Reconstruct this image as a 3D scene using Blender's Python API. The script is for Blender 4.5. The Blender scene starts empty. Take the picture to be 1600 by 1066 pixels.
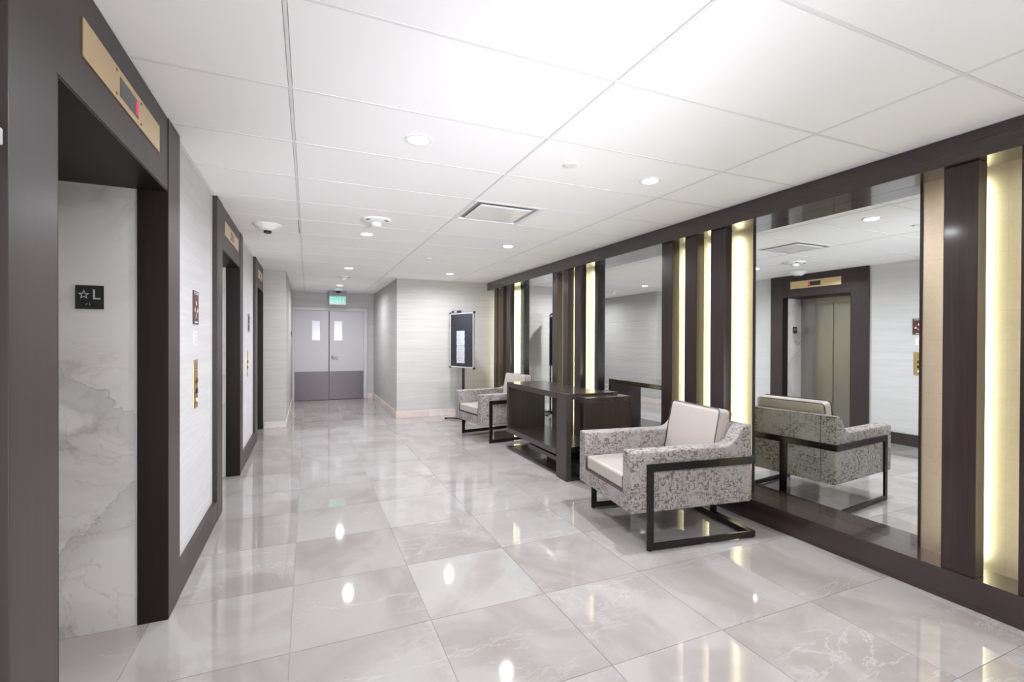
import bpy, bmesh, math, random
from mathutils import Vector, Matrix, Euler
random.seed(7)
S = bpy.context.scene
COL = S.collection
CEIL = 2.469
# ------------------------------------------------------------------ camera
YAW, PIT, ROL, FPX, CAMZ = .4075, -.0053, .0038, 739.43, 1.3836
def cam_dir(X, Y):
    X, Y = X*math.cos(ROL)+Y*math.sin(ROL), -X*math.sin(ROL)+Y*math.cos(ROL)
    d = math.cos(PIT)+math.sin(PIT)*Y
    z = math.sin(PIT)-math.cos(PIT)*Y
    return Vector((X*math.cos(YAW)+d*math.sin(YAW), -X*math.sin(YAW)+d*math.cos(YAW), z))
_f = cam_dir(0, 0); _r = cam_dir(1, 0)-_f; _u = _f-cam_dir(0, 1)
cam = bpy.data.cameras.new('camera'); cam_o = bpy.data.objects.new('camera', cam); COL.objects.link(cam_o)
cam.sensor_fit = 'HORIZONTAL'; cam.sensor_width = 36; cam.lens = FPX/1600*36
cam.shift_y = 2.9/1600; cam.clip_start = .02
cam_o.matrix_world = Matrix(((_r.x, _u.x, -_f.x, 0), (_r.y, _u.y, -_f.y, 0), (_r.z, _u.z, -_f.z, CAMZ), (0, 0, 0, 1)))
S.camera = cam_o
# ------------------------------------------------------------------ world, lights, exposure
w = bpy.data.worlds.new('world'); S.world = w; w.use_nodes = True
w.node_tree.nodes['Background'].inputs[0].default_value = (.9, .93, 1, 1)
w.node_tree.nodes['Background'].inputs[1].default_value = .6
S.view_settings.view_transform = 'Standard'; S.view_settings.look = 'None'
S.view_settings.gamma = 1; S.view_settings.use_curve_mapping = False
S.view_settings.exposure = 0.30
DOWN_POWER, FLASH_POWER, LED_STRENGTH = 27.0, 37.0, 32.0
def area(name, loc, rot, size, power, color=(1, 1, 1), shape='RECTANGLE', size_y=None, spread=None):
    l = bpy.data.lights.new(name, 'AREA'); l.energy = power; l.color = color; l.shape = shape; l.size = size
    if size_y: l.size_y = size_y
    if spread: l.spread = spread
    o = bpy.data.objects.new(name, l); COL.objects.link(o); o.location = loc; o.rotation_euler = rot
    return o
# photographer's flash thrown up at the ceiling from behind the camera
area('bounce_flash', (-.05, -1.3, .55), (math.radians(180-36), 0, 0), 1.0, FLASH_POWER, (.93, .95, 1), size_y=1.2)
area('rear_fill', (1.3, -2.6, 1.5), (math.radians(90), 0, 0), 3.2, 8.0, (.93, .95, 1), size_y=1.8)  # added soft fill from behind the camera, not a hall fixture

sl = bpy.data.lights.new('far_fill_spot', 'SPOT'); sl.energy = 900; sl.color = (.93, .95, 1); sl.spot_size = math.radians(46); sl.spot_blend = 1; sl.shadow_soft_size = .35  # added spot behind the view that brightens the far walls and ceiling
so = bpy.data.objects.new('far_fill_spot', sl); COL.objects.link(so); so.location = (1.1, -1.5, 1.15)
so.rotation_euler = (Vector((.9, 7.5, 2.5))-Vector(so.location)).to_track_quat('-Z', 'Y').to_euler()
# ------------------------------------------------------------------ mesh helpers
def new_bm(): return bmesh.new()
def bx(bm, x0, x1, y0, y1, z0, z1):
    vs = [bm.verts.new((x, y, z)) for x in (x0, x1) for y in (y0, y1) for z in (z0, z1)]
    for f in ((0, 1, 3, 2), (4, 6, 7, 5), (0, 4, 5, 1), (2, 3, 7, 6), (0, 2, 6, 4), (1, 5, 7, 3)):
        bm.faces.new([vs[i] for i in f])
    return vs
def cyl(bm, c, r, h, axis='Z', n=24, r2=None, caps=True):
    r2 = r if r2 is None else r2
    a, b = [], []
    for i in range(n):
        t = 2*math.pi*i/n; p, q = math.cos(t), math.sin(t)
        def P(rr, hh):
            if axis == 'Z': return (c[0]+rr*p, c[1]+rr*q, c[2]+hh)
            if axis == 'X': return (c[0]+hh, c[1]+rr*p, c[2]+rr*q)
            return (c[0]+rr*q, c[1]+hh, c[2]+rr*p)
        a.append(bm.verts.new(P(r, 0))); b.append(bm.verts.new(P(r2, h)))
    for i in range(n):
        bm.faces.new((a[i], a[(i+1) % n], b[(i+1) % n], b[i]))
    if caps:
        bm.faces.new(a[::-1]); bm.faces.new(b)
def lathe(bm, prof, c, n=32, flip=False):
    rings = []
    for r, z in prof:
        rings.append([bm.verts.new((c[0]+max(r, 1e-4)*math.cos(2*math.pi*i/n), c[1]+max(r, 1e-4)*math.sin(2*math.pi*i/n), c[2]+z)) for i in range(n)])
    for A, B in zip(rings, rings[1:]):
        for i in range(n):
            bm.faces.new((A[i], A[(i+1) % n], B[(i+1) % n], B[i]))
    bm.faces.new(rings[0][::-1]); bm.faces.new(rings[-1])
def prism(bm, pts, y0, y1):
    """outline pts in (x, z), extruded along y"""
    a = [bm.verts.new((x, y0, z)) for x, z in pts]; b = [bm.verts.new((x, y1, z)) for x, z in pts]
    n = len(pts)
    for i in range(n): bm.faces.new((a[i], b[i], b[(i+1) % n], a[(i+1) % n]))
    bm.faces.new(a); bm.faces.new(b[::-1])
def bevel(bm, r, seg=3, angle=40):
    es = [e for e in bm.edges if len(e.link_faces) == 2 and e.calc_face_angle(0) > math.radians(angle)]
    bmesh.ops.bevel(bm, geom=es, offset=r, segments=seg, profile=.5, affect='EDGES', clamp_overlap=True)
def obj(name, bm, m, parent=None, bev=0, seg=2, smooth=False, wn=True, **props):
    """link bm (world coordinates) as ONE mesh object; under a parent it keeps its place"""
    bmesh.ops.recalc_face_normals(bm, faces=bm.faces)
    if bev: bevel(bm, bev, seg)
    me = bpy.data.meshes.new(name)
    bm.to_mesh(me); bm.free()
    if smooth or bev:
        for p in me.polygons: p.use_smooth = True
        me.set_sharp_from_angle(angle=math.radians(35))
    me.materials.append(m)
    o = bpy.data.objects.new(name, me); COL.objects.link(o)
    if wn and (smooth or bev):
        wn = o.modifiers.new('weighted_normal', 'WEIGHTED_NORMAL'); wn.keep_sharp = True; wn.weight = 100
    if parent:
        o.parent = parent; o.matrix_parent_inverse = world_of(parent).inverted()
    for k, v in props.items(): o[k] = v
    return o
def world_of(o):
    return (world_of(o.parent) @ o.matrix_parent_inverse @ o.matrix_basis) if o.parent else o.matrix_basis.copy()
def pbox(name, d, m, parent=None, bev=0, **props):
    bm = new_bm(); bx(bm, *d); return obj(name, bm, m, parent, bev, **props)
def thing(name, label, cat, loc=(0, 0, 0), rotz=0, group=None):
    o = bpy.data.objects.new(name, None); COL.objects.link(o); o.location = loc; o.rotation_euler = (0, 0, rotz)
    o.empty_display_size = .1; o['label'] = label; o['category'] = cat
    if group: o['group'] = group
    return o
def tag(o, label, cat, group=None):
    o['label'] = label; o['category'] = cat
    if group: o['group'] = group
    return o
def dup_tree(r, loc, label=None, rotz=None, drop=()):
    n = r.copy(); COL.objects.link(n); n.location = loc
    if rotz is not None: n.rotation_euler = (0, 0, rotz)
    if label: n['label'] = label
    def rec(src, dst):
        for ch in list(src.children):
            if ch.name.split('.')[0] in drop: continue
            c = ch.copy(); COL.objects.link(c); c.parent = dst
            rec(ch, c)
    rec(r, n); return n
def text_obj(name, body, size, mw, m, parent=None, extrude=.0008, align='CENTER', bold=0.0):
    cu = bpy.data.curves.new(name, 'FONT'); cu.body = body; cu.size = size; cu.extrude = extrude; cu.offset = bold
    cu.align_x = align; cu.align_y = 'CENTER'; cu.resolution_u = 4
    t = bpy.data.objects.new('tmp', cu); COL.objects.link(t)
    bpy.context.view_layer.update()
    me = bpy.data.meshes.new_from_object(t.evaluated_get(bpy.context.evaluated_depsgraph_get()))
    bpy.data.objects.remove(t); bpy.data.curves.remove(cu)
    me.transform(mw); me.materials.clear(); me.materials.append(m)
    o = bpy.data.objects.new(name, me); COL.objects.link(o)
    if parent: o.parent = parent; o.matrix_parent_inverse = world_of(parent).inverted()
    return o
def face_px(x, y, z):   # text lying in a plane facing +X (reads along +Y ... seen from +X)
    return Matrix(((0, 0, 1, x), (1, 0, 0, y), (0, 1, 0, z), (0, 0, 0, 1)))
def face_my(x, y, z):   # text facing -Y, reads along +X
    return Matrix(((1, 0, 0, x), (0, 0, -1, y), (0, 1, 0, z), (0, 0, 0, 1)))

# ------------------------------------------------------------------ materials
def mat(name, color=(.8, .8, .8), rough=.5, metal=0, spec=.5, coat=0, coat_rough=.05, emit=None, estr=0, alpha=1):
    m = bpy.data.materials.new(name); m.use_nodes = True
    b = m.node_tree.nodes['Principled BSDF']
    b.inputs['Base Color'].default_value = (*color, 1); b.inputs['Roughness'].default_value = rough
    b.inputs['Metallic'].default_value = metal; b.inputs['Specular IOR Level'].default_value = spec
    b.inputs['Coat Weight'].default_value = coat; b.inputs['Coat Roughness'].default_value = coat_rough
    if emit: b.inputs['Emission Color'].default_value = (*emit, 1); b.inputs['Emission Strength'].default_value = estr
    return m
class N:
    def __init__(s, m): s.m = m; s.nt = m.node_tree; s.b = s.nt.nodes['Principled BSDF']
    def n(s, t, **k):
        nd = s.nt.nodes.new(t)
        for a, v in k.items():
            if a.startswith('i_'): nd.inputs[a[2:].replace('_', ' ')].default_value = v
            else: setattr(nd, a, v)
        return nd
    def l(s, a, b): s.nt.links.new(a, b)
    def coords(s, scale=(1, 1, 1), rot=(0, 0, 0), rand=False):
        tc = s.n('ShaderNodeTexCoord'); mp = s.n('ShaderNodeMapping')
        mp.inputs['Scale'].default_value = scale; mp.inputs['Rotation'].default_value = rot
        if rand:
            oi = s.n('ShaderNodeObjectInfo'); mu = s.n('ShaderNodeVectorMath', operation='MULTIPLY_ADD')
            cb = s.n('ShaderNodeCombineXYZ')
            m1 = s.n('ShaderNodeMath', operation='MULTIPLY'); m1.inputs[1].default_value = 37.7
            m2 = s.n('ShaderNodeMath', operation='MULTIPLY'); m2.inputs[1].default_value = 91.3
            s.l(oi.outputs['Random'], m1.inputs[0]); s.l(oi.outputs['Random'], m2.inputs[0])
            s.l(m1.outputs[0], cb.inputs[0]); s.l(m2.outputs[0], cb.inputs[1]); s.l(m1.outputs[0], cb.inputs[2])
            ad = s.n('ShaderNodeVectorMath', operation='ADD')
            s.l(tc.outputs['Object'], ad.inputs[0]); s.l(cb.outputs[0], ad.inputs[1]); s.l(ad.outputs[0], mp.inputs['Vector'])
            s.nt.nodes.remove(mu)
        else: s.l(tc.outputs['Object'], mp.inputs['Vector'])
        return mp.outputs[0]
    def noise(s, vec, scale, detail=4, rough=.5, dist=0):
        nd = s.n('ShaderNodeTexNoise'); nd.inputs['Scale'].default_value = scale; nd.inputs['Detail'].default_value = detail
        nd.inputs['Roughness'].default_value = rough; nd.inputs['Distortion'].default_value = dist
        s.l(vec, nd.inputs['Vector']); return nd.outputs['Fac']
    def ramp(s, fac, stops):
        r = s.n('ShaderNodeValToRGB'); cr = r.color_ramp
        while len(cr.elements) < len(stops): cr.elements.new(.5)
        for e, (p, c) in zip(cr.elements, stops):
            e.position = p; e.color = (*c, 1) if len(c) == 3 else c
        s.l(fac, r.inputs[0]); return r.outputs[0]
    def mix(s, fac, a, b, mode='MIX'):
        x = s.n('ShaderNodeMix', data_type='RGBA', blend_type=mode)
        for sock, v in ((x.inputs['Factor'], fac), (x.inputs[6], a), (x.inputs[7], b)):
            if isinstance(v, (int, float)): sock.default_value = v
            elif isinstance(v, tuple): sock.default_value = (*v, 1)
            else: s.l(v, sock)
        return x.outputs[2]
    def bump(s, h, strength=.2, dist=.01):
        b = s.n('ShaderNodeBump'); b.inputs['Strength'].default_value = strength; b.inputs['Distance'].default_value = dist
        s.l(h, b.inputs['Height']); s.l(b.outputs[0], s.b.inputs['Normal'])
    def base(s, c): s.l(c, s.b.inputs['Base Color'])
g3 = lambda v: (v, v, v)

def floor_mat():
    m = mat('polished_limestone', (.6, .58, .56), .04, spec=.6); k = N(m)
    v = k.coords((1, .62, 1), (0, 0, .45), rand=True)
    oi = k.n('ShaderNodeObjectInfo')
    n1 = k.noise(v, 1.5, 6, .55, 1.1)
    big = k.ramp(n1, [(.30, (.262, .238, .226)), (.44, (.292, .271, .261)), (.53, (.335, .318, .310)), (.72, (.352, .338, .331))])
    tint = k.ramp(oi.outputs['Random'], [(0, (.93, .905, .89)), (.35, (.97, .96, .955)), (.7, (1, .99, .985)), (1, (1.05, 1.05, 1.06))])
    c = k.mix(1.0, big, tint, 'MULTIPLY')
    v2 = k.coords((.55, 1.6, 1), (0, 0, .5), rand=True)
    n2 = k.noise(v2, 2.2, 8, .62, 1.0)
    vein = k.ramp(n2, [(.488, g3(0)), (.5, g3(1)), (.512, g3(0))])
    n3 = k.noise(v2, 1.2, 2)
    vm = k.mix(1.0, vein, k.ramp(n3, [(.45, g3(0)), (.62, g3(.45))]), 'MULTIPLY')
    c = k.mix(vm, c, (.47, .465, .465))
    n4 = k.noise(v, 9, 8, .7, 1.0)
    c = k.mix(k.ramp(n4, [(.52, g3(0)), (.75, g3(.22))]), c, (.26, .24, .235))
    k.base(c)
    k.bump(k.noise(k.coords(), 1.6, 2), .015, .03)
    return m
def marble_mat():
    m = mat('veined_marble', (.7, .7, .7), .18); k = N(m)
    v = k.coords((1, 1, 1.0), (0, .5, .2))
    n = k.noise(v, .9, 6, .55, .8)
    v1 = k.ramp(n, [(.466, g3(0)), (.5, g3(1)), (.51, g3(.5)), (.60, g3(0))])
    n2 = k.noise(v, 1.9, 7, .6, 1.0)
    v2 = k.ramp(n2, [(.488, g3(0)), (.5, g3(.35)), (.512, g3(0))])
    msk = k.ramp(k.noise(k.coords((.8, .8, 1), (0, 0, 0)), 1.1, 2), [(.47, g3(.0)), (.6, g3(1))])
    c = k.mix(k.mix(1.0, v1, msk, 'MULTIPLY'), (.66, .635, .625), (.40, .38, .365))
    # two broad slanting veins with a soft grey flank
    tc = k.n('ShaderNodeTexCoord'); sp = k.n('ShaderNodeSeparateXYZ'); k.l(tc.outputs['Object'], sp.inputs[0])
    nz = k.noise(k.coords((1, 1, 1)), 3.2, 5, .6)
    for zc, sl in ((1.13, .75), (.52, -1.1)):
        def mth(op, a, b_):
            nd = k.n('ShaderNodeMath', operation=op)
            for i_, q in enumerate((a, b_)):
                if isinstance(q, (int, float)): nd.inputs[i_].default_value = q
                else: k.l(q, nd.inputs[i_])
            return nd.outputs[0]
        d = mth('ADD', mth('SUBTRACT', sp.outputs[2], zc), mth('ADD', mth('MULTIPLY', mth('ADD', sp.outputs[0], .92), sl), mth('MULTIPLY', mth('SUBTRACT', nz, .5), .55)))
        line = k.ramp(mth('ADD', mth('MULTIPLY', d, 1.0), .5), [(.30, g3(0)), (.44, g3(.35)), (.492, g3(.45)), (.5, g3(1)), (.506, g3(0))])
        c = k.mix(line, c, (.40, .385, .365))
    c = k.mix(k.mix(1.0, v2, msk, 'MULTIPLY'), c, (.33, .29, .25))
    k.base(c); return m
def wallpaper(name, lo, hi, bands=True, sc=1.0):
    m = mat(name, hi, .55, spec=.35); k = N(m)
    v = k.coords((2.2, 2.2, 75*sc)); n = k.noise(v, 1.0, 5, .6)
    v2 = k.coords((.45, .45, 9)); n2 = k.noise(v2, 1.0, 3, .5)
    c = k.mix(k.ramp(n, [(.35, g3(0)), (.65, g3(1))]), lo, hi)
    c = k.mix(k.ramp(n2, [(.38, g3(.0)), (.62, g3(.35))]), c, tuple(x*.93 for x in lo))
    if bands:
        tc = k.n('ShaderNodeTexCoord'); sp = k.n('ShaderNodeSeparateXYZ'); k.l(tc.outputs['Object'], sp.inputs[0])
        mm = k.n('ShaderNodeMath', operation='MULTIPLY'); mm.inputs[1].default_value = 1/.305; k.l(sp.outputs[2], mm.inputs[0])
        fr = k.n('ShaderNodeMath', operation='FRACT'); k.l(mm.outputs[0], fr.inputs[0])
        c = k.mix(k.ramp(fr.outputs[0], [(0, g3(.6)), (.012, g3(.6)), (.03, g3(0))]), c, tuple(x*.8 for x in lo))
    k.base(c); k.bump(n, .25, .004); return m
def wood(name, dark, light, rough=.33, axis='Z', coat=.25, coat_rough=.12, spec=.5):
    m = mat(name, light, rough, coat=coat, coat_rough=coat_rough, spec=spec); k = N(m)
    sc = {'Z': (60, 60, 1.6), 'Y': (60, 1.6, 60), 'X': (1.6, 60, 60)}[axis]
    n = k.noise(k.coords(sc), 1.0, 6, .6, .3)
    c = k.mix(k.ramp(n, [(.3, g3(0)), (.7, g3(1))]), dark, light)
    n2 = k.noise(k.coords(tuple(x*.05 for x in sc)), 3, 2)
    c = k.mix(k.ramp(n2, [(.4, g3(0)), (.7, g3(.4))]), c, tuple(x*.75 for x in dark))
    k.base(c); k.bump(n, .06, .002); return m
def gold_mat():
    m = mat('gold_leaf', (.80, .62, .38), .36, metal=.8); k = N(m)
    tc = k.n('ShaderNodeTexCoord'); sp = k.n('ShaderNodeSeparateXYZ'); k.l(tc.outputs['Object'], sp.inputs[0])
    cb = k.n('ShaderNodeCombineXYZ'); k.l(sp.outputs[1], cb.inputs[0]); k.l(sp.outputs[2], cb.inputs[1])
    br = k.n('ShaderNodeTexBrick'); br.inputs['Scale'].default_value = 1; br.offset = .0
    br.inputs['Brick Width'].default_value = .62; br.inputs['Row Height'].default_value = .155
    br.inputs['Mortar Size'].default_value = .0012; br.inputs['Mortar Smooth'].default_value = .3
    br.inputs['Color1'].default_value = (.54, .425, .345, 1); br.inputs['Color2'].default_value = (.50, .40, .30, 1)
    br.inputs['Mortar'].default_value = (.44, .34, .25, 1); br.inputs['Bias'].default_value = 0
    k.l(cb.outputs[0], br.inputs['Vector'])
    n = k.noise(k.coords(), 9, 7, .65, .8)
    c = k.mix(k.ramp(n, [(.35, g3(0)), (.7, g3(.55))]), br.outputs['Color'], (.43, .355, .25))
    n2 = k.noise(k.coords(), 26, 4, .6, 2)
    c = k.mix(k.ramp(n2, [(.485, g3(0)), (.5, g3(.35)), (.515, g3(0))]), c, (.66, .58, .47))
    k.base(c); k.bump(n, .16, .004); return m
def fabric_mat():
    m = mat('distressed_chenille', (.45, .41, .40), .9, spec=.2); k = N(m)
    n0 = k.noise(k.coords((30, 30, 85)), 1.0, 5, .62, .25)
    n1 = k.noise(k.coords((85, 85, 34)), 1.0, 5, .65, .25)
    msk = k.noise(k.coords((1, 1, 1)), 5, 3, .6)
    c = k.mix(k.ramp(k.noise(k.coords((60, 60, 200)), 2, 3), [(.3, g3(0)), (.7, g3(1))]), (.27, .25, .24), (.37, .345, .33))
    a = k.ramp(n0, [(.50, g3(0)), (.61, g3(1))]); b = k.ramp(n1, [(.52, g3(0)), (.60, g3(1))])
    ab = k.mix(1.0, a, b, 'LIGHTEN')
    ab = k.mix(1.0, ab, k.ramp(msk, [(.40, g3(.2)), (.56, g3(1))]), 'MULTIPLY')
    c = k.mix(ab, c, (.105, .085, .074))
    k.base(c); k.bump(n1, .3, .006); return m
def leather_mat():
    m = mat('greige_leather', (.50, .44, .41), .42, spec=.4); k = N(m)
    n = k.noise(k.coords(), 240, 3, .5); c = k.mix(k.noise(k.coords(), 4, 3), (.365, .322, .295), (.415, .372, .345))
    k.base(c); k.bump(n, .12, .001); return m
def steel_mat(name='brushed_steel', col=(.52, .50, .49), rough=.28, sc=(2, 2, 160)):
    m = mat(name, col, rough, metal=1); k = N(m)
    n = k.noise(k.coords(sc), 1.5, 4, .6)
    c = k.mix(n, tuple(x*.96 for x in col), tuple(min(1, x*1.05) for x in col)); k.base(c)
    r = k.n('ShaderNodeMapRange'); r.inputs['To Min'].default_value = rough*.8; r.inputs['To Max'].default_value = rough*1.3
    k.l(n, r.inputs['Value']); k.l(r.outputs[0], k.b.inputs['Roughness']); return m
def panel_mat():
    m = mat('mineral_ceiling_panel', (.90, .90, .90), .85, spec=.2); k = N(m)
    oi = k.n('ShaderNodeObjectInfo')
    c = k.mix(oi.outputs['Random'], (.925, .925, .93), (.95, .95, .95)); k.base(c)
    k.bump(k.noise(k.coords(), 220, 2), .12, .001); return m
def stone_base_mat():
    m = mat('cream_stone', (.66, .58, .53), .25); k = N(m); oi = k.n('ShaderNodeObjectInfo')
    c = k.ramp(oi.outputs['Random'], [(0, (.60, .51, .46)), (.5, (.67, .60, .56)), (1, (.70, .66, .63))])
    c = k.mix(k.ramp(k.noise(k.coords(rand=True), 7, 6, .6, 1), [(.4, g3(0)), (.7, g3(.5))]), c, (.52, .44, .39)); k.base(c); return m

M_FLOOR = floor_mat(); M_GROUT = mat('grout', (.30, .265, .245), .8)
M_MARBLE = marble_mat()
M_WALL = wallpaper('pale_wallcovering', (.60, .595, .61), (.665, .66, .675), bands=False)
M_WALL2 = wallpaper('greige_wallcovering', (.44, .425, .415), (.51, .495, .485))
M_PLAIN = mat('plain_wall', (.72, .71, .70), .7)
M_PANEL = panel_mat(); M_TBAR = mat('ceiling_grid', (.80, .80, .805), .6); M_PLEN = mat('plenum', (.32, .32, .32), .9)
M_WOODV = wood('dark_wood_vertical', (.030, .021, .020), (.056, .042, .041), .34, 'Z', coat=.35)
M_WOODY = wood('dark_wood_along', (.030, .021, .020), (.056, .042, .041), .34, 'Y', coat=.3)
M_POST = wood('espresso_post', (.020, .0115, .0105), (.036, .0225, .0205), .30, 'Z', coat=.28, coat_rough=.1, spec=.32)
M_LEDGE = wood('espresso_ledge', (.021, .0125, .0115), (.037, .0225, .021), .22, 'Y', coat=.8, coat_rough=.05, spec=.4)
M_SURR = wood('walnut_surround', (.046, .034, .0345), (.056, .042, .043), .40, 'Z', coat=.05, coat_rough=.25, spec=.3)
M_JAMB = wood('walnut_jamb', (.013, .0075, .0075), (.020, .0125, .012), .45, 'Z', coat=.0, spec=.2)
M_TABLE = wood('wenge_table', (.022, .015, .013), (.040, .028, .025), .34, 'Z', coat=.1, spec=.35)
M_TABLEY = wood('wenge_table_top', (.022, .015, .013), (.040, .028, .025), .24, 'Y', coat=.35, coat_rough=.10)
M_LOOP = wood('wenge_loop', (.038, .029, .028), (.060, .047, .045), .34, 'Z', coat=.1, spec=.35)
M_GOLD = gold_mat(); M_FABRIC = fabric_mat(); M_LEATHER = leather_mat()
M_PIPING = mat('dark_piping', (.06, .045, .04), .6)
M_BRONZE = mat('dark_bronze', (.010, .0075, .007), .26, metal=.0, spec=.35)
M_BLACK = mat('black_plastic', (.012, .012, .013), .4); M_FELT = mat('black_felt', (.018, .018, .026), .95)
M_MIRROR = mat('mirror_glass', (.84, .865, .85), 0.0, metal=1)
M_STEEL = steel_mat('brushed_steel', (.40, .395, .385), .3, (1, 1, 500)); M_KICK = steel_mat('scuffed_kick_plate', (.060, .052, .055), .30, (3, 3, 90))
M_CHROME = mat('chrome', (.20, .19, .20), .4, metal=1); M_ALU = mat('satin_aluminium', (.75, .75, .77), .3, metal=.8)
M_BRASS = steel_mat('brushed_brass', (.80, .62, .36), .30, (2, 3, 120))
M_DOOR = mat('grey_painted_door', (.46, .45, .465), .4); M_FRAME = mat('grey_door_frame', (.50, .485, .50), .35)
M_WHITE = mat('white_plastic', (.85, .85, .86), .4); M_PAPER = mat('white_paper', (.86, .87, .92), .7)
M_INK = mat('grey_print', (.42, .43, .48), .8); M_STONE = stone_base_mat()
M_RED = mat('red_print', (.15, .022, .025), .5); M_SIGN = mat('charcoal_sign', (.055, .05, .055), .45); M_SIGNTXT = mat('pale_print', (.75, .72, .72), .5)
M_LENS = mat('lit_lens', (1, 1, 1), .5, emit=(1, 1, 1), estr=30)
M_LED = mat('led_strip', (1, 1, 1), .5, emit=(.89, 1.0, .73), estr=LED_STRENGTH)
M_DIGIT = mat('red_digit', (.4, 0, .05), .5, emit=(1, .02, .12), estr=1.2)
M_EXIT = mat('green_exit_letters', (.1, .7, .45), .5, emit=(.03, .85, .48), estr=1.0)
M_ACRYL = mat('frosted_acrylic', (.60, .66, .66), .3); M_DISPLAY = mat('display_glass', (.05, .04, .045), .15)
M_SCREW = mat('brass_screw', (.30, .17, .06), .4, metal=.6)
M_PANE = mat('wired_glass', (.82, .83, .88), .12, spec=.6)

# ------------------------------------------------------------------ floor
TX0, TY0, TSX, TSY = -.704, 2.917, .6322, .6218
EL1 = dict(o0=1.45, a=1.683, b=2.81, o1=3.03); EL2 = dict(o0=4.17, a=4.41, b=5.50, o1=5.72); EL3 = dict(o0=7.03, a=7.30, b=8.21, o1=8.25)
XF, XW, XD = -.628, -.66, -1.09      # surround face, wall face, lift door plane
REG = [(-.66, 3.148, -3.0, 8.25), (-.316, 3.345, 8.25, 8.45), (-.316, 1.44, 8.45, 11.65)]
for e in (EL1, EL2, EL3): REG.append((XD, -.66, e['a'], e['b']))
floor = pbox('floor', (-1.3, 3.5, -3.0, 11.8, -.06, -.0025), M_GROUT, kind='structure')
def cells(xs, ys, gap, region):
    out = {}
    for i in range(len(xs)-1):
        for j in range(len(ys)-1):
            x0, x1, y0, y1 = xs[i]+gap, xs[i+1]-gap, ys[j]+gap, ys[j+1]-gap
            for rx0, rx1, ry0, ry1 in region:
                a, b, c, d = max(x0, rx0), min(x1, rx1), max(y0, ry0), min(y1, ry1)
                if b-a > .012 and d-c > .012: out.setdefault((i, j), []).append((a, b, c, d))
    return out
xs = [TX0+TSX*i for i in range(-1, 8)]
ys = [TY0+TSY*j for j in range(-4, 16)]
for key, rects in cells(xs, ys, .0013, [(a, b, max(c, .4), d) for a, b, c, d in REG]).items():
    bm = new_bm()
    for a, b, c, d in rects: bx(bm, a, b, c, d, -.012, 0)
    o = obj('tile', bm, M_FLOOR, floor)
pbox('floor_slab', (-.66, 3.148, -3, .42, -.012, -.0005), M_FLOOR, floor)
# ------------------------------------------------------------------ ceiling
ceil = pbox('ceiling', (-1.3, 3.6, -3.0, 11.8, CEIL+.012, CEIL+.08), M_PLEN, kind='structure')
cx = [-1.329, -.070, 1.189, 2.445, 3.704]
cy = [1.044+.61*k for k in range(-7, 19)]
CREG = [(-.66, 3.345, -3.0, 8.25), (-.316, 3.345, 8.25, 8.45), (-.316, 1.44, 8.45, 11.65)]
VENT = (1.189, 1.80, 3.484, 4.094)
hole = (1, None)
for (i, j), rects in cells(cx, cy, .0085, CREG).items():
    bm = new_bm()
    for a, b, c, d in rects:
        if i == 1 and abs(cy[j]-VENT[2]) < .02 and False: pass
        if a < 1.5 and b > 1.3 and abs(cy[j]-VENT[2]) < .02 and i == 2: a = VENT[1]+.008
        bx(bm, a, b, c, d, CEIL+.0015, CEIL+.012)
    obj('panel', bm, M_PANEL, ceil)
bm = new_bm()
for x in cx[1:4]:
    y1 = 11.65 if x < 1.4 else 8.45
    bx(bm, x-.0065, x+.0065, -3, y1, CEIL-.0005, CEIL+.0118)
bx(bm, VENT[1]-.0065, VENT[1]+.0065, VENT[2], VENT[3], CEIL-.0005, CEIL+.0118)
obj('main_bar', bm, M_TBAR, ceil)
for y in cy:
    if y > -2.9 and y < 11.65:
        a, b = (-.66, 3.345) if y < 8.25 else (-.316, 1.44)
        pbox('cross_bar', (a, b, y-.0065, y+.0065, CEIL, CEIL+.0117), M_TBAR, ceil)
# black strip as the painted shade of a slightly open panel by the left main bar
pbox('gap_shade_strip', (-.082, -.077, 4.72, 5.30, CEIL-.0009, CEIL+.001), M_BLACK, ceil)
# ------------------------------------------------------------------ walls
bm = new_bm()
for a, b in ((-3.0, EL1['o0']), (EL1['o1'], EL2['o0']), (EL2['o1'], EL3['o0'])): bx(bm, XW-.14, XW, a, b, 0, CEIL+.02)
wall_left = obj('wall_left', bm, M_WALL, kind='structure')
pbox('wall_left_corridor', (-.80, -.316, 8.25, 11.65, 0, CEIL+.02), M_WALL2, kind='structure')
pbox('wall_right_far', (1.44, 3.55, 8.45, 11.8, 0, CEIL+.02), M_WALL2, kind='structure')
bm = new_bm()
bx(bm, -.316, 1.44, 11.65, 11.80, 2.115, CEIL+.02); bx(bm, 1.29, 1.44, 11.65, 11.80, 0, 2.115)
pbox('wall_back_panel', (-.4, 1.5, 11.78, 11.85, 0, 2.3), M_PLAIN, kind='structure')
obj('wall_back', bm, M_WALL2, kind='structure')
wall_right = pbox('wall_right', (3.362, 3.55, -3.0, 8.45, 0, CEIL+.02), M_PLAIN, kind='structure')
pbox('wall_rear', (-.8, 3.55, -3.12, -3.0, 0, CEIL+.02), M_PLAIN, kind='structure')
# ceiling edge trim on the left
bm = new_bm()
for a, b in ((EL1['o1'], EL2['o0']), (EL2['o1'], EL3['o0'])): bx(bm, XW, XW+.02, a, b, CEIL-.003, CEIL+.001)
obj('trim_1', bm, M_TBAR, kind='structure')
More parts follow.
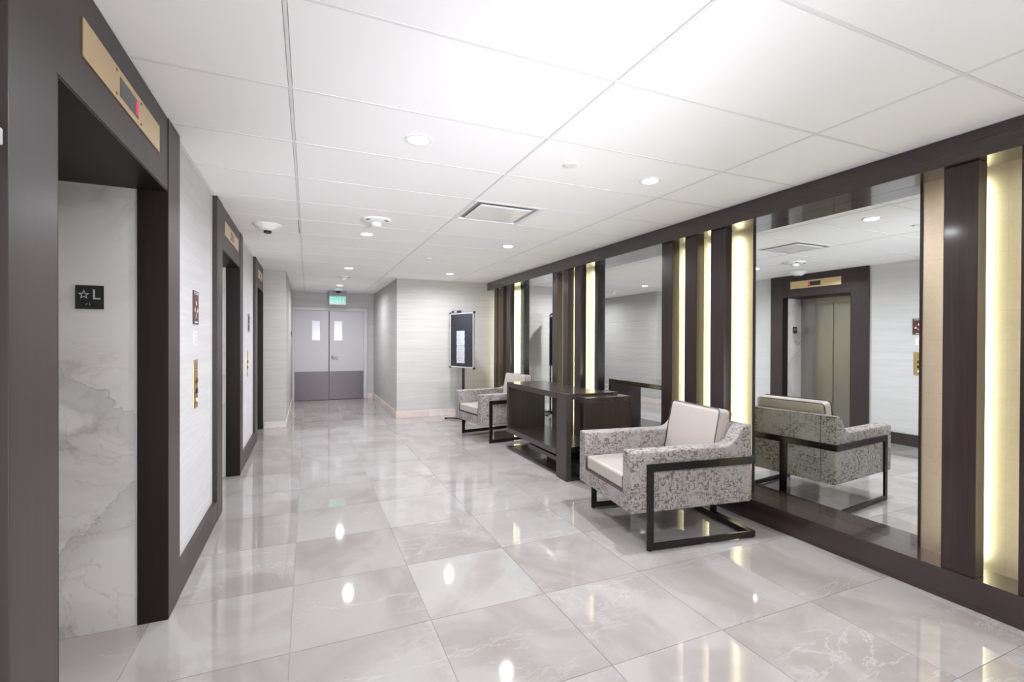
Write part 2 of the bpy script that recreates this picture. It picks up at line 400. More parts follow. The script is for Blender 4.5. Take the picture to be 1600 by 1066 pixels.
# dark baseboards between the lifts, stone skirting at the end
for nme, (a, b) in (('baseboard_left', (EL1['o1'], EL2['o0'])), ('baseboard_left_far', (EL2['o1'], EL3['o0'])), ('baseboard_left_near', (-3.0, EL1['o0']))):
    pbox(nme, (XW, XF-.002, a+.001, b-.001, .001, .155), M_SURR if nme != 'x' else M_WOODY, kind='structure', bev=.001)
def skirting(name, segs, h=.12, th=.014):
    root = bpy.data.objects.new(name, None); COL.objects.link(root); root['kind'] = 'structure'
    for (x0, y0, x1, y1, nx, ny) in segs:
        L = math.hypot(x1-x0, y1-y0); n = max(1, round(L/.6)); 
        for i in range(n):
            t0, t1 = i/n, (i+1)/n; g = .0012/L
            ax, ay = x0+(x1-x0)*(t0+g), y0+(y1-y0)*(t0+g); bx_, by_ = x0+(x1-x0)*(t1-g), y0+(y1-y0)*(t1-g)
            X = sorted((ax, bx_, ax+nx*th, bx_+nx*th)); Y = sorted((ay, by_, ay+ny*th, by_+ny*th))
            pbox('stone', (X[0], X[-1], Y[0], Y[-1], .001, h), M_STONE, root, bev=.0015)
skirting('baseboard_end', [(1.44, 8.45, 3.13, 8.45, 0, -1), (1.44, 11.635, 1.44, 8.436, -1, 0), (1.30, 11.65, 1.425, 11.65, 0, -1)])
skirting('baseboard_column', [(-.622, 8.25, -.316, 8.25, 0, -1), (-.316, 8.237, -.316, 11.5, 1, 0)], h=.10)

# ------------------------------------------------------------------ feature wall (right)
Z0, Z1 = .162, 2.322
ledge = pbox('trim_2', (3.148, 3.362, -3.0, 8.449, .001, Z0), M_LEDGE, bev=.0015, kind='structure')
fascia = pbox('trim_3', (3.128, 3.362, -3.0, 8.44, Z1, CEIL-.0005), M_LEDGE, bev=.0015, kind='structure')
XB = 3.345
PANELS = [(.42, 1.612), (2.772, 3.80), (5.045, 6.05), (7.30, 8.447), (-1.95, -.75)]
MIRR = [(1.625, 2.758), (3.812, 4.965), (6.062, 7.150), (-.738, .405)]
posts = [1.3585, 1.0535, .7485, 3.578, 3.272, 2.972, 5.819, 5.52, 5.217, 8.085, 7.787, 7.487, -1.05, -1.35, -1.65]
for a, b in PANELS: pbox('gold_panel', (XB, 3.362, a, b, Z0, Z1), M_GOLD, wall_right)
for yc in posts:
    p = pbox('post', (3.160, 3.245, yc-.073, yc+.073, Z0+.0005, Z1-.0005), M_POST, wall_right, bev=.003)
    pbox('light_strip', (3.2455, 3.2535, yc+.008, yc+.034, Z0+.03, Z1-.05), M_LED, p)
bm = new_bm()
for a, b in ((4.965, 5.045), (7.150, 7.30)): bx(bm, 3.305, 3.362, a+.001, b-.001, Z0, Z1)
for a, b in ((1.612, 1.625), (2.758, 2.772), (3.80, 3.812), (6.05, 6.062), (.405, .42), (-.75, -.738)): bx(bm, 3.338, 3.362, a+.0005, b-.0005, Z0, Z1)
obj('mirror_edge', bm, M_BRONZE, wall_right)
MLAB = ['tall wall mirror behind the nearest armchair, showing the lift doors', 'tall wall mirror above the dark console table', 'tall narrow wall mirror behind the farthest armchair', 'tall wall mirror beside the camera end of the feature wall']
for (a, b), lab in zip(MIRR, MLAB):
    tag(pbox('wall_mirror', (XB, 3.3615, a+.0005, b-.0005, Z0+.0005, Z1-.0005), M_MIRROR), lab, 'mirror', 'wall mirrors between the posts')

# ------------------------------------------------------------------ lifts (left)
def lift(e, label, far_stile=True, digit=True):
    o0, a, b, o1 = e['o0'], e['a'], e['b'], e['o1']; HT = 2.113
    t = thing('elevator', label, 'elevator', (XF, (a+b)/2, 0), 0, 'lift entrances along the hall')
    pbox('stile', (XW-.14, XF, o0, a, .001, CEIL-.001), M_SURR, t, bev=.002)
    if far_stile: pbox('stile', (XW-.14, XF, b, o1, .001, CEIL-.001), M_SURR, t, bev=.002)
    pbox('header', (XW-.14, XF-.004, a, b, HT, CEIL-.001), M_SURR, t, bev=.002)
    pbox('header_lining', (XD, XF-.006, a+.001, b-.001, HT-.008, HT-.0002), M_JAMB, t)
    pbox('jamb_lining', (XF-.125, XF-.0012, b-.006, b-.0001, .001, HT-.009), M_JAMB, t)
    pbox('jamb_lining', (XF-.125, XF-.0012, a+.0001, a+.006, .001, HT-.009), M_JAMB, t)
    for y0, y1 in ((b-.004, b+.10), (a-.10, a+.004)):
        pbox('marble_return', (XD, XF-.1255, y0, y1, .001, HT-.009), M_MARBLE, t)
    pbox('edge_strip', (XF-.131, XF-.1256, b-.009, b-.0042, .001, HT-.009), M_ALU, t)
    n = 2; wd = (b-a)/n
    pbox('door_head', (XD-.01, XD+.02, a+.005, b-.005, HT-.10, HT-.0085), M_STEEL, t)
    for i in range(n):
        pbox('door_panel', (XD-.045+.012*i, XD-.012+.012*i, a+.004+i*wd, a+.002+(i+1)*wd, .004, HT-.10), M_STEEL, t, bev=.001)
    pbox('shaft_back', (XD-.2, XD-.10, a-.1, b+.1, 0, CEIL), M_BLACK, t)
    c = (e['a']+2.81-1.683+e['a'])/2 if False else (a+b)/2
    hw = .405 if far_stile else .30
    pl = pbox('indicator_plate', (XF-.004, XF+.0005, c-hw, c+hw, 2.243, 2.363), M_BRASS, t, bev=.0006)
    dp = pbox('display', (XF+.0006, XF+.0016, c-.095, c+.105, 2.268, 2.338), M_DISPLAY, pl)
    if digit: pbox('digit', (XF+.0017, XF+.0026, c+.080, c+.096, 2.280, 2.330), M_DIGIT, pl)
    for yy in (c-.13, c+.14):
        for zz in (2.262, 2.346):
            bm = new_bm(); cyl(bm, (XF, yy, zz), .006, .0022, 'X', 10); obj('screw', bm, M_SCREW, pl)
    return t
lift(EL1, 'nearest elevator entrance in dark wood surround, marble return inside and red digit display')
lift(EL2, 'middle elevator entrance in dark wood surround, between the two pale wall stretches')
lift(EL3, 'farthest elevator entrance in dark wood surround, against the wallpapered corner', far_stile=False)
for e, lab in ((EL1, 'small black level sign with star and letter L on nearest marble return'), (EL2, 'small black level sign on the marble return of the middle elevator')):
    y = e['b']-.0042
    s = thing('level_sign', lab, 'sign', (-.935, y, 1.52), 0, 'level signs on marble')
    pbox('plate', (-.985, -.880, y-.004, y, 1.522, 1.632), M_BLACK, s, bev=.001)
    bm = new_bm(); pts = []
    for i in range(10):
        r = .023 if i % 2 == 0 else .0095; t_ = math.pi/2+i*math.pi/5; pts.append((-.953+r*math.cos(t_), 1.588+r*math.sin(t_)))
    inn = [(-.953+(x+.953)*.62, 1.588+(z-1.588)*.62) for x, z in pts]
    A = [bm.verts.new((x, y-.0052, z)) for x, z in pts]; B = [bm.verts.new((x, y-.0052, z)) for x, z in inn]
    for i in range(10): bm.faces.new((A[i], A[(i+1) % 10], B[(i+1) % 10], B[i]))
    obj('star', bm, M_ALU, s)
    text_obj('letter', 'L', .066, face_my(-.908, y-.0045, 1.588), M_ALU, s, bold=.0005)
    bm = new_bm()
    for k, (dx, dz) in enumerate(((0, 0), (0, 1), (1, 1), (3, 0), (3, 1), (3, 2))): cyl(bm, (-.945+dx*.0045, y-.0045, 1.541+dz*.0045), .0014, -.0012, 'Y', 8)
    obj('braille', bm, M_ALU, s, kind='stuff')

# wall signs and call panels on the left wall
def evac_sign(yc, label):
    s = thing('evacuation_sign', label, 'sign', (XW, yc, 1.475), 0, 'evacuation signs by the lifts')
    pbox('plate', (XW, XW+.006, yc-.075, yc+.075, 1.478, 1.690), M_SIGN, s, bev=.001)
    pbox('red_field', (XW+.0061, XW+.0069, yc-.058, yc+.058, 1.505, 1.655), M_RED, s)
    bm = new_bm()
    for z in (1.668, 1.678): bx(bm, XW+.0061, XW+.0068, yc-.058, yc+.058, z, z+.004)
    bx(bm, XW+.0061, XW+.0068, yc-.04, yc+.04, 1.487, 1.496)
    obj('lettering', bm, M_SIGNTXT, s, kind='stuff')
    bm = new_bm(); cyl(bm, (XW+.007, yc, 1.612), .014, .0008, 'X', 16)
    for dy in (-.038, .038):
        cyl(bm, (XW+.007, yc+dy, 1.575), .008, .0008, 'X', 12); bx(bm, XW+.007, XW+.0078, yc+dy-.012, yc+dy+.012, 1.558, 1.570)
    for k in range(5): bx(bm, XW+.007, XW+.0078, yc-.02+.008*k, yc-.013+.008*k, 1.515+.009*k, 1.524+.009*k)
    obj('pictogram', bm, M_SIGNTXT, s, kind='stuff')
def call_panel(yc, label):
    s = thing('call_panel', label, 'button panel', (XW, yc, .93), 0, 'call panels by the lifts')
    pbox('plate', (XW, XW+.004, yc-.062, yc+.062, .945, 1.252), M_BRASS, s, bev=.001)
    for z, m in ((1.120, M_RED), (1.055, M_BLACK), (.995, M_RED)):
        bm = new_bm(); cyl(bm, (XW+.004, yc, z), .021, .004, 'X', 24); r = obj('button_ring', bm, M_CHROME if m is M_BLACK else M_SCREW, s)
        bm = new_bm(); cyl(bm, (XW+.008, yc, z), .014, .006, 'X', 20); obj('button', bm, m if z != .995 else M_WHITE, r)
    bm = new_bm()
    for k, wv in enumerate((.03, .045, .038)): bx(bm, XW+.0041, XW+.0047, yc-wv/2, yc+wv/2, 1.175+k*.02, 1.181+k*.02)
    obj('lettering', bm, M_SCREW, s, kind='stuff')
evac_sign(3.575, 'small charcoal and red evacuation sign between nearest and middle elevators')
evac_sign(6.55, 'small charcoal and red evacuation sign past the middle elevator')
call_panel(3.575, 'narrow brass call button panel between nearest and middle elevators')
call_panel(6.38, 'narrow brass call button panel past the middle elevator')
nt = thing('wall_notice', 'small white pictogram notice between the evacuation sign and brass call panel', 'notice', (XW, 3.575, 1.34))
pbox('sheet', (XW, XW+.003, 3.535, 3.615, 1.345, 1.435), M_WHITE, nt)
bm = new_bm(); bx(bm, XW+.0031, XW+.0036, 3.57, 3.58, 1.365, 1.40); bx(bm, XW+.0031, XW+.0036, 3.56, 3.59, 1.362, 1.366); bx(bm, XW+.0031, XW+.0036, 3.55, 3.60, 1.415, 1.42)
obj('print', bm, M_INK, nt, kind='stuff')
wd = thing('wall_chime', 'small white wall chime at the near edge of the nearest elevator', 'chime', (XW, 1.36, 1.9))
pbox('housing', (XW, XF+.012, 1.30, 1.405, 1.808, 1.846), M_DOOR, wd, bev=.004)
sw = thing('wall_switch', 'small dark wall plate on the corridor wall beside the double doors', 'switch', (-.316, 10.9, 1.45))
pbox('plate', (-.316, -.308, 10.86, 10.94, 1.44, 1.56), M_SIGN, sw, bev=.002); pbox('rocker', (-.308, -.303, 10.885, 10.915, 1.47, 1.53), M_BLACK, sw, bev=.002)

# ------------------------------------------------------------------ double doors
YD = 11.65
bm = new_bm()
bx(bm, -.3155, -.275, YD-.025, YD+.10, .001, 2.115); bx(bm, 1.215, 1.29, YD-.025, YD+.10, .001, 2.115); bx(bm, -.275, 1.215, YD-.025, YD+.10, 2.045, 2.115)
obj('trim_4', bm, M_FRAME, bev=.003, kind='structure')
for n, (x0, x1, wx0, wx1) in enumerate(((-.272, .452, .09, .255), (.462, 1.212, .565, .730))):
    dm = new_bm()
    z0w, z1w = 1.375, 1.812
    bx(dm, x0, wx0, YD, YD+.045, .008, 2.042); bx(dm, wx1, x1, YD, YD+.045, .008, 2.042)
    bx(dm, wx0, wx1, YD, YD+.045, .008, z0w); bx(dm, wx0, wx1, YD, YD+.045, z1w, 2.042)
    bmesh.ops.remove_doubles(dm, verts=dm.verts, dist=1e-5)
    d = obj('door_%d' % (n+1), dm, M_DOOR, kind='structure')
    pbox('window_pane', (wx0, wx1, YD+.012, YD+.020, z0w, z1w), M_PANE, d)
    pbox('kick_plate', (x0+.004, x1-.004, YD-.003, YD-.0002, .012, .655), M_KICK, d)
    for zz in (.25, 1.0, 1.8):
        pbox('hinge', ((x0-.003 if n == 0 else x1-.006), (x0+.006 if n == 0 else x1+.003), YD-.006, YD-.0001, zz, zz+.1), M_FRAME, d)
    if n == 1:
        bm = new_bm(); cyl(bm, (x0+.065, YD-.012, .985), .04, .012, 'Y', 24); cyl(bm, (x0+.065, YD-.05, .985), .013, .045, 'Y', 16)
        r = obj('door_handle', bm, M_CHROME, d, smooth=True)
        pbox('lever', (x0+.055, x0+.18, YD-.062, YD-.046, .972, .994), M_CHROME, r, bev=.004)
        bm = new_bm(); cyl(bm, (x0+.065, YD-.058, .985), .022, .012, 'Y', 16); obj('rose', bm, M_BLACK, r)
    else:
        pbox('edge_strip', (x1-.012, x1+.009, YD-.006, YD-.0001, .01, 2.04), M_SIGN, d)

# ------------------------------------------------------------------ exit sign, camera dome
es = thing('exit_sign', 'green EXIT sign hanging above the grey double doors', 'exit sign', (.61, 11.2, 2.16))
pbox('canopy', (.425, .795, 11.16, 11.24, 2.362, CEIL-.001), mat('exit_housing', (.22, .25, .25), .4), es, bev=.004)
pn = pbox('panel', (.435, .785, 11.192, 11.202, 2.165, 2.3618), M_ACRYL, es, bev=.002)
text_obj('lettering', 'EXIT', .165, face_my(.61, 11.190, 2.262), M_EXIT, pn, extrude=.001, bold=.001)
dc = thing('dome_camera', 'white ceiling dome camera with dark lens just before the exit sign', 'camera', (.60, 10.75, CEIL))
bm = new_bm(); lathe(bm, [(.085, 0), (.085, -.03), (.07, -.045)], (.60, 10.75, CEIL-.0005)); obj('base', bm, M_WHITE, dc, smooth=True)
bm = new_bm(); lathe(bm, [(.055, -.045), (.05, -.07), (.03, -.09), (.005, -.097)], (.60, 10.75, CEIL-.0005)); obj('dome', bm, M_BLACK, dc, smooth=True)

# ------------------------------------------------------------------ downlights
def downlight(x, y, label):
    t = thing('downlight', label, 'ceiling light', (x, y, CEIL), 0, 'recessed downlights')
    bm = new_bm()
    pr = [(.072, .001), (.072, -.0035), (.056, -.0045), (.054, .0008)]
    n = 32; R = [[bm.verts.new((x+r*math.cos(2*math.pi*i/n), y+r*math.sin(2*math.pi*i/n), CEIL+z)) for i in range(n)] for r, z in pr]
    for A, B in zip(R, R[1:]):
        for i in range(n): bm.faces.new((A[i], A[(i+1) % n], B[(i+1) % n], B[i]))
    obj('trim_ring', bm, M_WHITE, t, smooth=True)
    bm = new_bm(); cyl(bm, (x, y, CEIL-.0005), .053, .0015, 'Z', 32); obj('lens', bm, M_LENS, t)
    a = area('lamp', (x, y, CEIL-.006), (0, 0, 0), .10, DOWN_POWER, (.945, .955, 1), 'DISK', spread=math.radians(165))
    a.parent = t; a.matrix_parent_inverse = Matrix.Translation((-x, -y, -CEIL))
    return t
rows = ['first', 'second', 'third', 'fourth']
DL = [(.549, 2.56, 'recessed downlight closest to the camera on the elevator side, in a ceiling panel'),
      (2.13, 2.58, 'recessed downlight above the nearest armchair, near the feature wall'),
      (.555, 5.06, 'recessed downlight right behind the red-marked ceiling detector'),
      (2.122, 5.04, 'recessed downlight above the console table, past the air vent'),
      (.569, 7.56, 'recessed downlight midway down the elevator side of the hall'),
      (2.135, 7.52, 'recessed downlight above the farthest armchair near the end wall'),
      (.59, 10.04, 'recessed downlight inside the corridor, close to the exit sign'),
      (.55, .08, 'recessed downlight overhead on the elevator side, behind the view'),
      (2.13, .08, 'recessed downlight overhead on the feature wall side, behind the view')]
for x, y, lab in DL: downlight(x, y, lab)

# ------------------------------------------------------------------ other ceiling fittings
def cover(x, y, lab):
    bm = new_bm(); lathe(bm, [(.042, .0015), (.042, -.007), (.036, -.010)], (x, y, CEIL)); o = obj('sprinkler_cover', bm, M_WHITE, smooth=True)
    tag(o, lab, 'sprinkler cover', 'flat sprinkler covers')
cover(1.487, 2.54, 'flat round white sprinkler cover in the ceiling before the air vent')
cover(1.469, 6.23, 'flat round white sprinkler cover in the ceiling beyond the air vent')
def detector(x, y, lab, red=True):
    t = thing('ceiling_detector', lab, 'smoke detector', (x, y, CEIL), 0, 'ceiling alarms with red marks')
    bm = new_bm(); lathe(bm, [(.135, 0), (.13, -.012), (.10, -.024), (.06, -.030)], (x, y, CEIL-.0006)); obj('base', bm, M_WHITE, t, smooth=True)
    bm = new_bm(); lathe(bm, [(.048, -.030), (.046, -.055), (.036, -.062), (.012, -.070)], (x, y, CEIL-.0006)); obj('strobe', bm, M_WHITE, t, smooth=True)
    bm = new_bm()
    for a0 in (-2.5, -.95):
        for k in range(4):
            an = a0+k*.09; cyl(bm, (x+.112*math.cos(an), y+.112*math.sin(an), CEIL-.0245), .007, .004, 'Z', 8)
    obj('red_mark', bm, M_RED, t, kind='stuff')
detector(.568, 4.42, 'round white ceiling alarm with red marks near the middle elevator')
detector(.574, 8.60, 'round white ceiling alarm at the mouth of the end corridor')
t = thing('heat_detector', 'conical white heat detector on the ceiling in front of the middle elevator', 'smoke detector', (-.35, 5.03, CEIL))
bm = new_bm(); lathe(bm, [(.125, 0), (.12, -.012), (.055, -.055), (.045, -.060)], (-.35, 5.03, CEIL-.0006)); obj('base', bm, M_WHITE, t, smooth=True)
bm = new_bm(); lathe(bm, [(.034, -.060), (.034, -.076), (.028, -.080)], (-.35, 5.03, CEIL-.0006)); obj('sensor', bm, M_BLACK, t, smooth=True)
# air diffuser
vx0, vx1, vy0, vy1 = VENT
t = thing('air_vent', 'square white ceiling air vent with drop plate above the hall', 'air vent', ((vx0+vx1)/2, (vy0+vy1)/2, CEIL))
bm = new_bm()
bx(bm, vx0+.007, vx1-.007, vy0+.007, vy0+.035, CEIL-.002, CEIL+.011); bx(bm, vx0+.007, vx1-.007, vy1-.035, vy1-.007, CEIL-.002, CEIL+.011)
bx(bm, vx0+.007, vx0+.035, vy0+.035, vy1-.035, CEIL-.002, CEIL+.011); bx(bm, vx1-.035, vx1-.007, vy0+.035, vy1-.035, CEIL-.002, CEIL+.011)
obj('frame', bm, M_WHITE, t, bev=.001)
bm = new_bm()   # sloping throat
def ring(bm, i0, z0, i1, z1):
    A = [bm.verts.new(p) for p in ((vx0+i0, vy0+i0, z0), (vx1-i0, vy0+i0, z0), (vx1-i0, vy1-i0, z0), (vx0+i0, vy1-i0, z0))]
    B = [bm.verts.new(p) for p in ((vx0+i1, vy0+i1, z1), (vx1-i1, vy0+i1, z1), (vx1-i1, vy1-i1, z1), (vx0+i1, vy1-i1, z1))]
    for i in range(4): bm.faces.new((A[i], A[(i+1) % 4], B[(i+1) % 4], B[i]))
ring(bm, .035, CEIL-.002, .037, CEIL+.0112)
obj('throat', bm, M_WHITE, t)
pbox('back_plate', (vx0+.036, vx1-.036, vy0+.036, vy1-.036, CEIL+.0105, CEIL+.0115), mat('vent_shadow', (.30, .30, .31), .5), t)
bm = new_bm(); q = .075
A = [bm.verts.new(p) for p in ((vx0+q, vy0+q, CEIL-.002), (vx1-q, vy0+q, CEIL-.002), (vx1-q, vy1-q, CEIL-.002), (vx0+q, vy1-q, CEIL-.002))]
B = [bm.verts.new(p) for p in ((vx0+q+.02, vy0+q+.02, CEIL-.010), (vx1-q-.02, vy0+q+.02, CEIL-.010), (vx1-q-.02, vy1-q-.02, CEIL-.010), (vx0+q+.02, vy1-q-.02, CEIL-.010))]
bm.faces.new(A[::-1]); bm.faces.new(B)
for i in range(4): bm.faces.new((A[i], A[(i+1) % 4], B[(i+1) % 4], B[i]))
obj('drop_plate', bm, mat('glossy_white_metal', (.86, .86, .86), .25), t)

# ------------------------------------------------------------------ armchairs
def armchair(loc, rot, label):
    t = thing('armchair', label, 'armchair', loc, rot, 'lounge armchairs along the feature wall')
    R = Matrix.Translation(loc) @ Matrix.Rotation(rot, 4, 'Z')
    def add(name, bm, m, parent=t, bev=0, seg=3, **p):
        bm.transform(R); return obj(name, bm, m, parent, bev, seg, smooth=True, **p)
    W = .846; FB = -.115
    curve = [(.60, .655), (.64, .658), (.675, .672), (.705, .700), (.725, .730), (.745, .760), (.765, .780), (.795, .792), (.845, .795)]
    prof = [(FB, .247), (FB, .655)]+curve+[(.845, .25)]
    for v0 in (.018, W-.018-.115):
        bm = new_bm(); prism(bm, prof, v0, v0+.115); add('arm', bm, M_FABRIC, bev=.014)
    bm = new_bm(); bx(bm, FB+.004, .73, .134, W-.134, .249, .365); add('seat_base', bm, M_FABRIC, bev=.01)
    bm = new_bm(); prism(bm, [(.64, .30), (.70, .70), (.72, .783), (.742, .793), (.843, .793), (.843, .25), (.64, .25)], .1335, W-.1335); add('back', bm, M_FABRIC, bev=.008)
    # seat cushion with piping
    bm = new_bm(); bx(bm, -.105, .60, .136, W-.136, .368, .478); c = add('seat_cushion', bm, M_LEATHER, bev=.024, seg=5)
    bm = new_bm()
    for z in (.367,): bx(bm, -.113, -.104, .136, W-.136, z-.004, z+.004)
    for v in (.1355, W-.1355-.0): bx(bm, -.112, -.104, v-.003, v+.003, .37, .47)
    add('piping', bm, M_PIPING, c)
    # back cushion, leaning
    tilt = Matrix.Translation((.585, W/2, .470)) @ Matrix.Rotation(math.radians(11), 4, 'Y')
    bm = new_bm(); bx(bm, 0, .115, -.288, .288, 0, .435)
    bmesh.ops.recalc_face_normals(bm, faces=bm.faces); bm.normal_update(); bevel(bm, .034, 6)
    for vv in bm.verts:
        s_ = (1-(vv.co.y/.29)**2)*(1-((vv.co.z-.21)/.22)**2)
        if s_ > 0: vv.co.x += (-.012 if vv.co.x < .05 else .006)*s_
    bm.transform(tilt); b = add('back_cushion', bm, M_LEATHER, wn=False)
    bm = new_bm()
    r = .0035
    loop = [(-.276, .0), (-.285, .02), (-.285, .412), (-.276, .426), (-.262, .433), (.262, .433), (.276, .426), (.285, .412), (.285, .02), (.276, .0)]
    for xx in (.006, .109):
        for (y0, z0), (y1, z1) in zip(loop, loop[1:]):
            d = Vector((0, y1-y0, z1-z0)); L = d.length; M = Matrix.Translation((xx, y0, z0)) @ d.to_track_quat('Z', 'Y').to_matrix().to_4x4()
            s2 = new_bm(); cyl(s2, (0, 0, 0), r, L, 'Z', 6); s2.transform(M)
            me = bpy.data.meshes.new('x'); s2.to_mesh(me); s2.free(); bm.from_mesh(me); bpy.data.meshes.remove(me)
    bm.transform(tilt); add('piping', bm, M_PIPING, b)
    # flat-bar frame
    for v0, v1 in ((-.001, .016), (W-.016, W+.001)):
        bm = new_bm(); bx(bm, 0, .046, v0, v1, .006, .572); add('leg', bm, M_BRONZE, bev=.0015, seg=1)
        bm = new_bm(); bx(bm, .0465, .862, v0, v1, .006, .048); add('runner', bm, M_BRONZE, bev=.0015, seg=1)
        bm = new_bm(); bx(bm, .0465, .862, v0, v1, .522, .572); add('side_band', bm, M_BRONZE, bev=.0015, seg=1)
    bm = new_bm(); bx(bm, .847, .864, .0165, W-.0165, .522, .572); add('rear_band', bm, M_BRONZE, bev=.0015, seg=1)
    bm = new_bm(); bx(bm, .814, .862, .0165, W-.0165, .006, .048); add('rear_runner', bm, M_BRONZE, bev=.0015, seg=1)
    bm = new_bm(); bx(bm, .8475, .8635, W/2-.03, W/2+.03, .0485, .5215); add('rear_leg', bm, M_BRONZE, bev=.0015, seg=1)
    for u, v in ((.02, .008), (.84, .008), (.02, W-.008), (.84, W-.008)):
        bm = new_bm(); cyl(bm, (u, v, .0005), .009, .006, 'Z', 12); add('glide', bm, M_BLACK)
    return t
armchair((2.045, 2.484, 0), math.radians(-7.2), 'mottled grey armchair with dark metal sled frame, nearest, before the lit posts')
armchair((2.228, 5.903, 0), math.radians(8.5), 'mottled grey armchair with dark metal sled frame, beyond the console table')

# ------------------------------------------------------------------ console table
t = thing('console_table', 'dark wood console table of interlocking open boxes between the two armchairs', 'console table', (2.63, 4.6, 0))
AX0, AX1, AY0, AY1 = 2.318, 2.83, 4.235, 5.53
pbox('top_board', (AX0, AX1, AY0, AY1, .797, .855), M_TABLEY, t, bev=.0015)
pbox('bottom_board', (AX0, AX1, AY0, AY1, .225, .283), M_TABLEY, t, bev=.0015)
pbox('end_panel', (AX0, AX1, AY1-.055, AY1, .2832, .7968), M_TABLE, t, bev=.0015)
LX0, LX1, LY0, LY1 = 2.322, 2.925, 4.028, 4.232
pbox('loop_post', (LX0, LX0+.055, LY0, LY1, .001, .858), M_LOOP, t, bev=.0015)
pbox('loop_post', (LX1-.055, LX1, LY0, LY1, .001, .858), M_LOOP, t, bev=.0015)
pbox('loop_top', (LX0+.0552, LX1-.0552, LY0, LY1, .802, .858), M_TABLEY, t, bev=.0015)
pbox('loop_base', (LX0+.0552, LX1-.0552, LY0, LY1, .001, .030), M_TABLEY, t, bev=.0015)
BX0, BX1, BY0 = 2.43, 2.955, 3.845
pbox('low_box_top', (BX0, BX1, BY0, LY0-.001, .785, .835), M_TABLEY, t, bev=.0015)
pbox('low_box_end', (BX0, BX1, BY0, BY0+.052, .1502, .7848), M_TABLE, t, bev=.0015)
pbox('low_box_shelf', (BX0, LX1-.057, BY0, AY0+.9, .103, .15), M_TABLEY, t, bev=.0015)
pbox('plinth', (BX0+.12, AX1-.1, AY0+.1, AY1-.35, .1502, .2248), M_TABLE, t, bev=.0015)
pbox('base_board', (2.36, 2.95, AY0+.002, 5.60, .001, .022), M_TABLEY, t, bev=.0015)
pbox('base_support', (BX0+.1, AX1-.1, BY0+.1, AY0+.6, .0222, .1028), M_TABLE, t, bev=.0015)
ps = thing('leaflet', 'white printed leaflet lying on the lower shelf of the console table', 'leaflet', (2.62, 3.95, .151))
bm = new_bm(); bx(bm, -.105, .105, -.07, .07, 0, .003); bm.transform(Matrix.Translation((2.60, 3.945, .1508)) @ Matrix.Rotation(.35, 4, 'Z')); obj('sheet', bm, M_PAPER, ps)
bm = new_bm()
for k in range(5): bx(bm, -.08, .08, -.05+k*.022, -.043+k*.022, .0031, .0036)
bm.transform(Matrix.Translation((2.60, 3.945, .1508)) @ Matrix.Rotation(.35, 4, 'Z')); obj('print', bm, M_INK, ps, kind='stuff')

# ------------------------------------------------------------------ notice board on stand
A, B = Vector((2.345, 8.2, 0)), Vector((2.575, 7.58, 0)); dr = (B-A).normalized(); Wb = (B-A).length
ang = math.atan2(dr.y, dr.x)
RB = Matrix.Translation(A) @ Matrix.Rotation(ang, 4, 'Z')      # local x along the board, -y towards the hall
eb = thing('notice_board', 'black notice board in aluminium frame on a black floor stand by the end wall', 'notice board', (A+B)/2)
zb0, zb1 = .905, 1.857
def addb(name, bm, m, parent=eb, **k): bm.transform(RB); return obj(name, bm, m, parent, **k)
bm = new_bm(); bx(bm, .012, Wb-.012, -.008, .008, zb0+.012, zb1-.012); addb('felt_panel', bm, M_FELT)
for d in ((0, Wb, -.014, .014, zb0, zb0+.022), (0, Wb, -.014, .014, zb1-.022, zb1), (0, .022, -.014, .014, zb0+.0222, zb1-.0222), (Wb-.022, Wb, -.014, .014, zb0+.0222, zb1-.0222)):
    bm = new_bm(); bx(bm, *d); addb('frame_rail', bm, M_ALU, bev=.002)
for x in (0, Wb):
    for z in (zb0, zb1):
        bm = new_bm(); bx(bm, x-.016, x+.016, -.018, .018, z-.016, z+.016); addb('corner_cap', bm, M_BLACK, bev=.004)
bm = new_bm(); bx(bm, .06, .30, -.02, .012, zb1+.002, zb1+.045); addb('header_clip', bm, M_BLACK, bev=.006)
bm = new_bm(); bx(bm, .13, .20, -.0212, -.0202, zb1+.015, zb1+.032); addb('clip_label', bm, M_SIGNTXT)
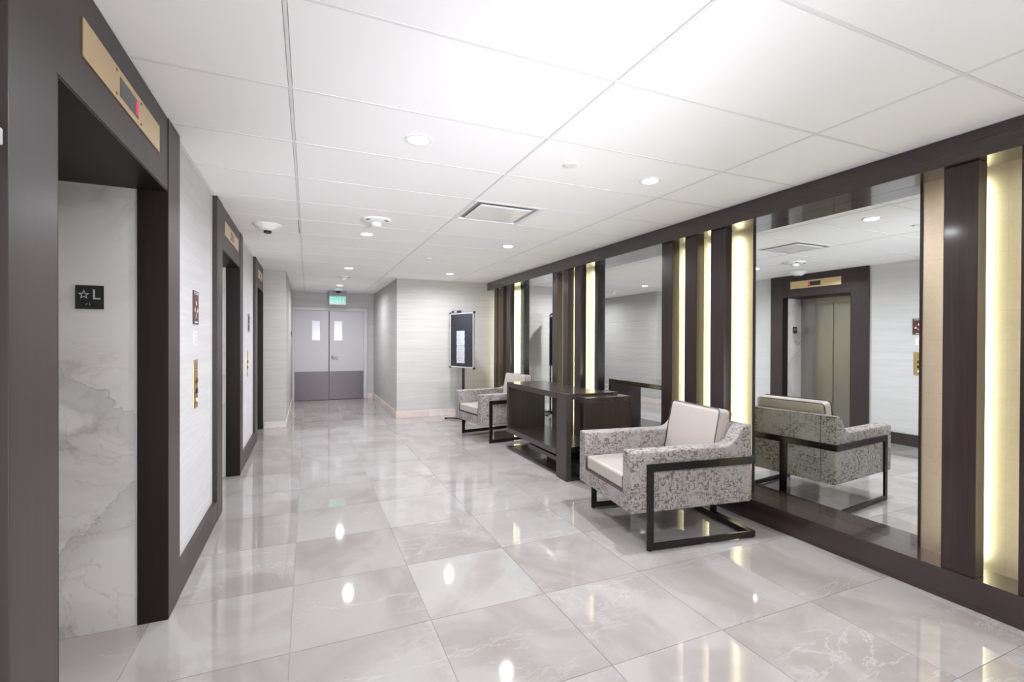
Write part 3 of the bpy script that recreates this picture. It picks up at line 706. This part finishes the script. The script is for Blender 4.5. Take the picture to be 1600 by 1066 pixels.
bm = new_bm(); bx(bm, Wb/2-.022, Wb/2+.022, .015, .045, .05, zb1-.1); addb('pole', bm, M_BLACK, bev=.003)
bm = new_bm(); cyl(bm, (Wb/2, .03, .012), .05, .045, 'Z', 20); addb('hub', bm, M_BLACK, smooth=True)
for a2 in (20, 160, 215, 325):
    bm = new_bm(); L = .31
    vs = bx(bm, .03, L, -.022, .022, .012, .04)
    for v in vs:
        if v.co.x > .1: v.co.z *= .6
    bm.transform(Matrix.Translation((Wb/2, .03, 0)) @ Matrix.Rotation(math.radians(a2), 4, 'Z')); addb('foot', bm, M_BLACK, bev=.004)
    bm = new_bm(); bx(bm, L-.012, L+.02, -.026, .026, .001, .028); bm.transform(Matrix.Translation((Wb/2, .03, 0)) @ Matrix.Rotation(math.radians(a2), 4, 'Z')); addb('foot_cap', bm, M_BLACK, bev=.004)
for (z0, z1, lab) in ((1.285, 1.545, 'upper white notice sheet pinned to the black board'), (.985, 1.280, 'lower creased white notice sheet pinned to the black board')):
    ns = thing('notice_sheet', lab, 'notice', tuple(RB @ Vector((.30, -.012, z0))), 0, 'notice sheets on the board')
    bm = new_bm(); n = 8
    V = [[bm.verts.new((.195+.225*i/3, -.0105-.005*(.5+.5*math.sin(j*1.9+i*.7+z0*9)), z0+(z1-z0)*j/n)) for i in range(4)] for j in range(n+1)]
    for j in range(n):
        for i in range(3): bm.faces.new((V[j][i], V[j][i+1], V[j+1][i+1], V[j+1][i]))
    bmesh.ops.solidify(bm, geom=bm.faces[:], thickness=.001)
    addb('sheet', bm, M_PAPER, ns, smooth=True)
    bm = new_bm(); random.seed(int(z0*100))
    for k in range(9):
        zz = z1-.03-k*(z1-z0-.05)/9; x1 = .23+random.uniform(.06, .16)
        bx(bm, .225, x1, -.0178, -.0172, zz-.004, zz)
    addb('print', bm, M_INK, ns, kind='stuff')
bm = new_bm(); cyl(bm, (.31, -.020, 1.53), .007, .008, 'Y', 12); addb('push_pin', bm, M_BLACK)
print('objects', len(bpy.data.objects))
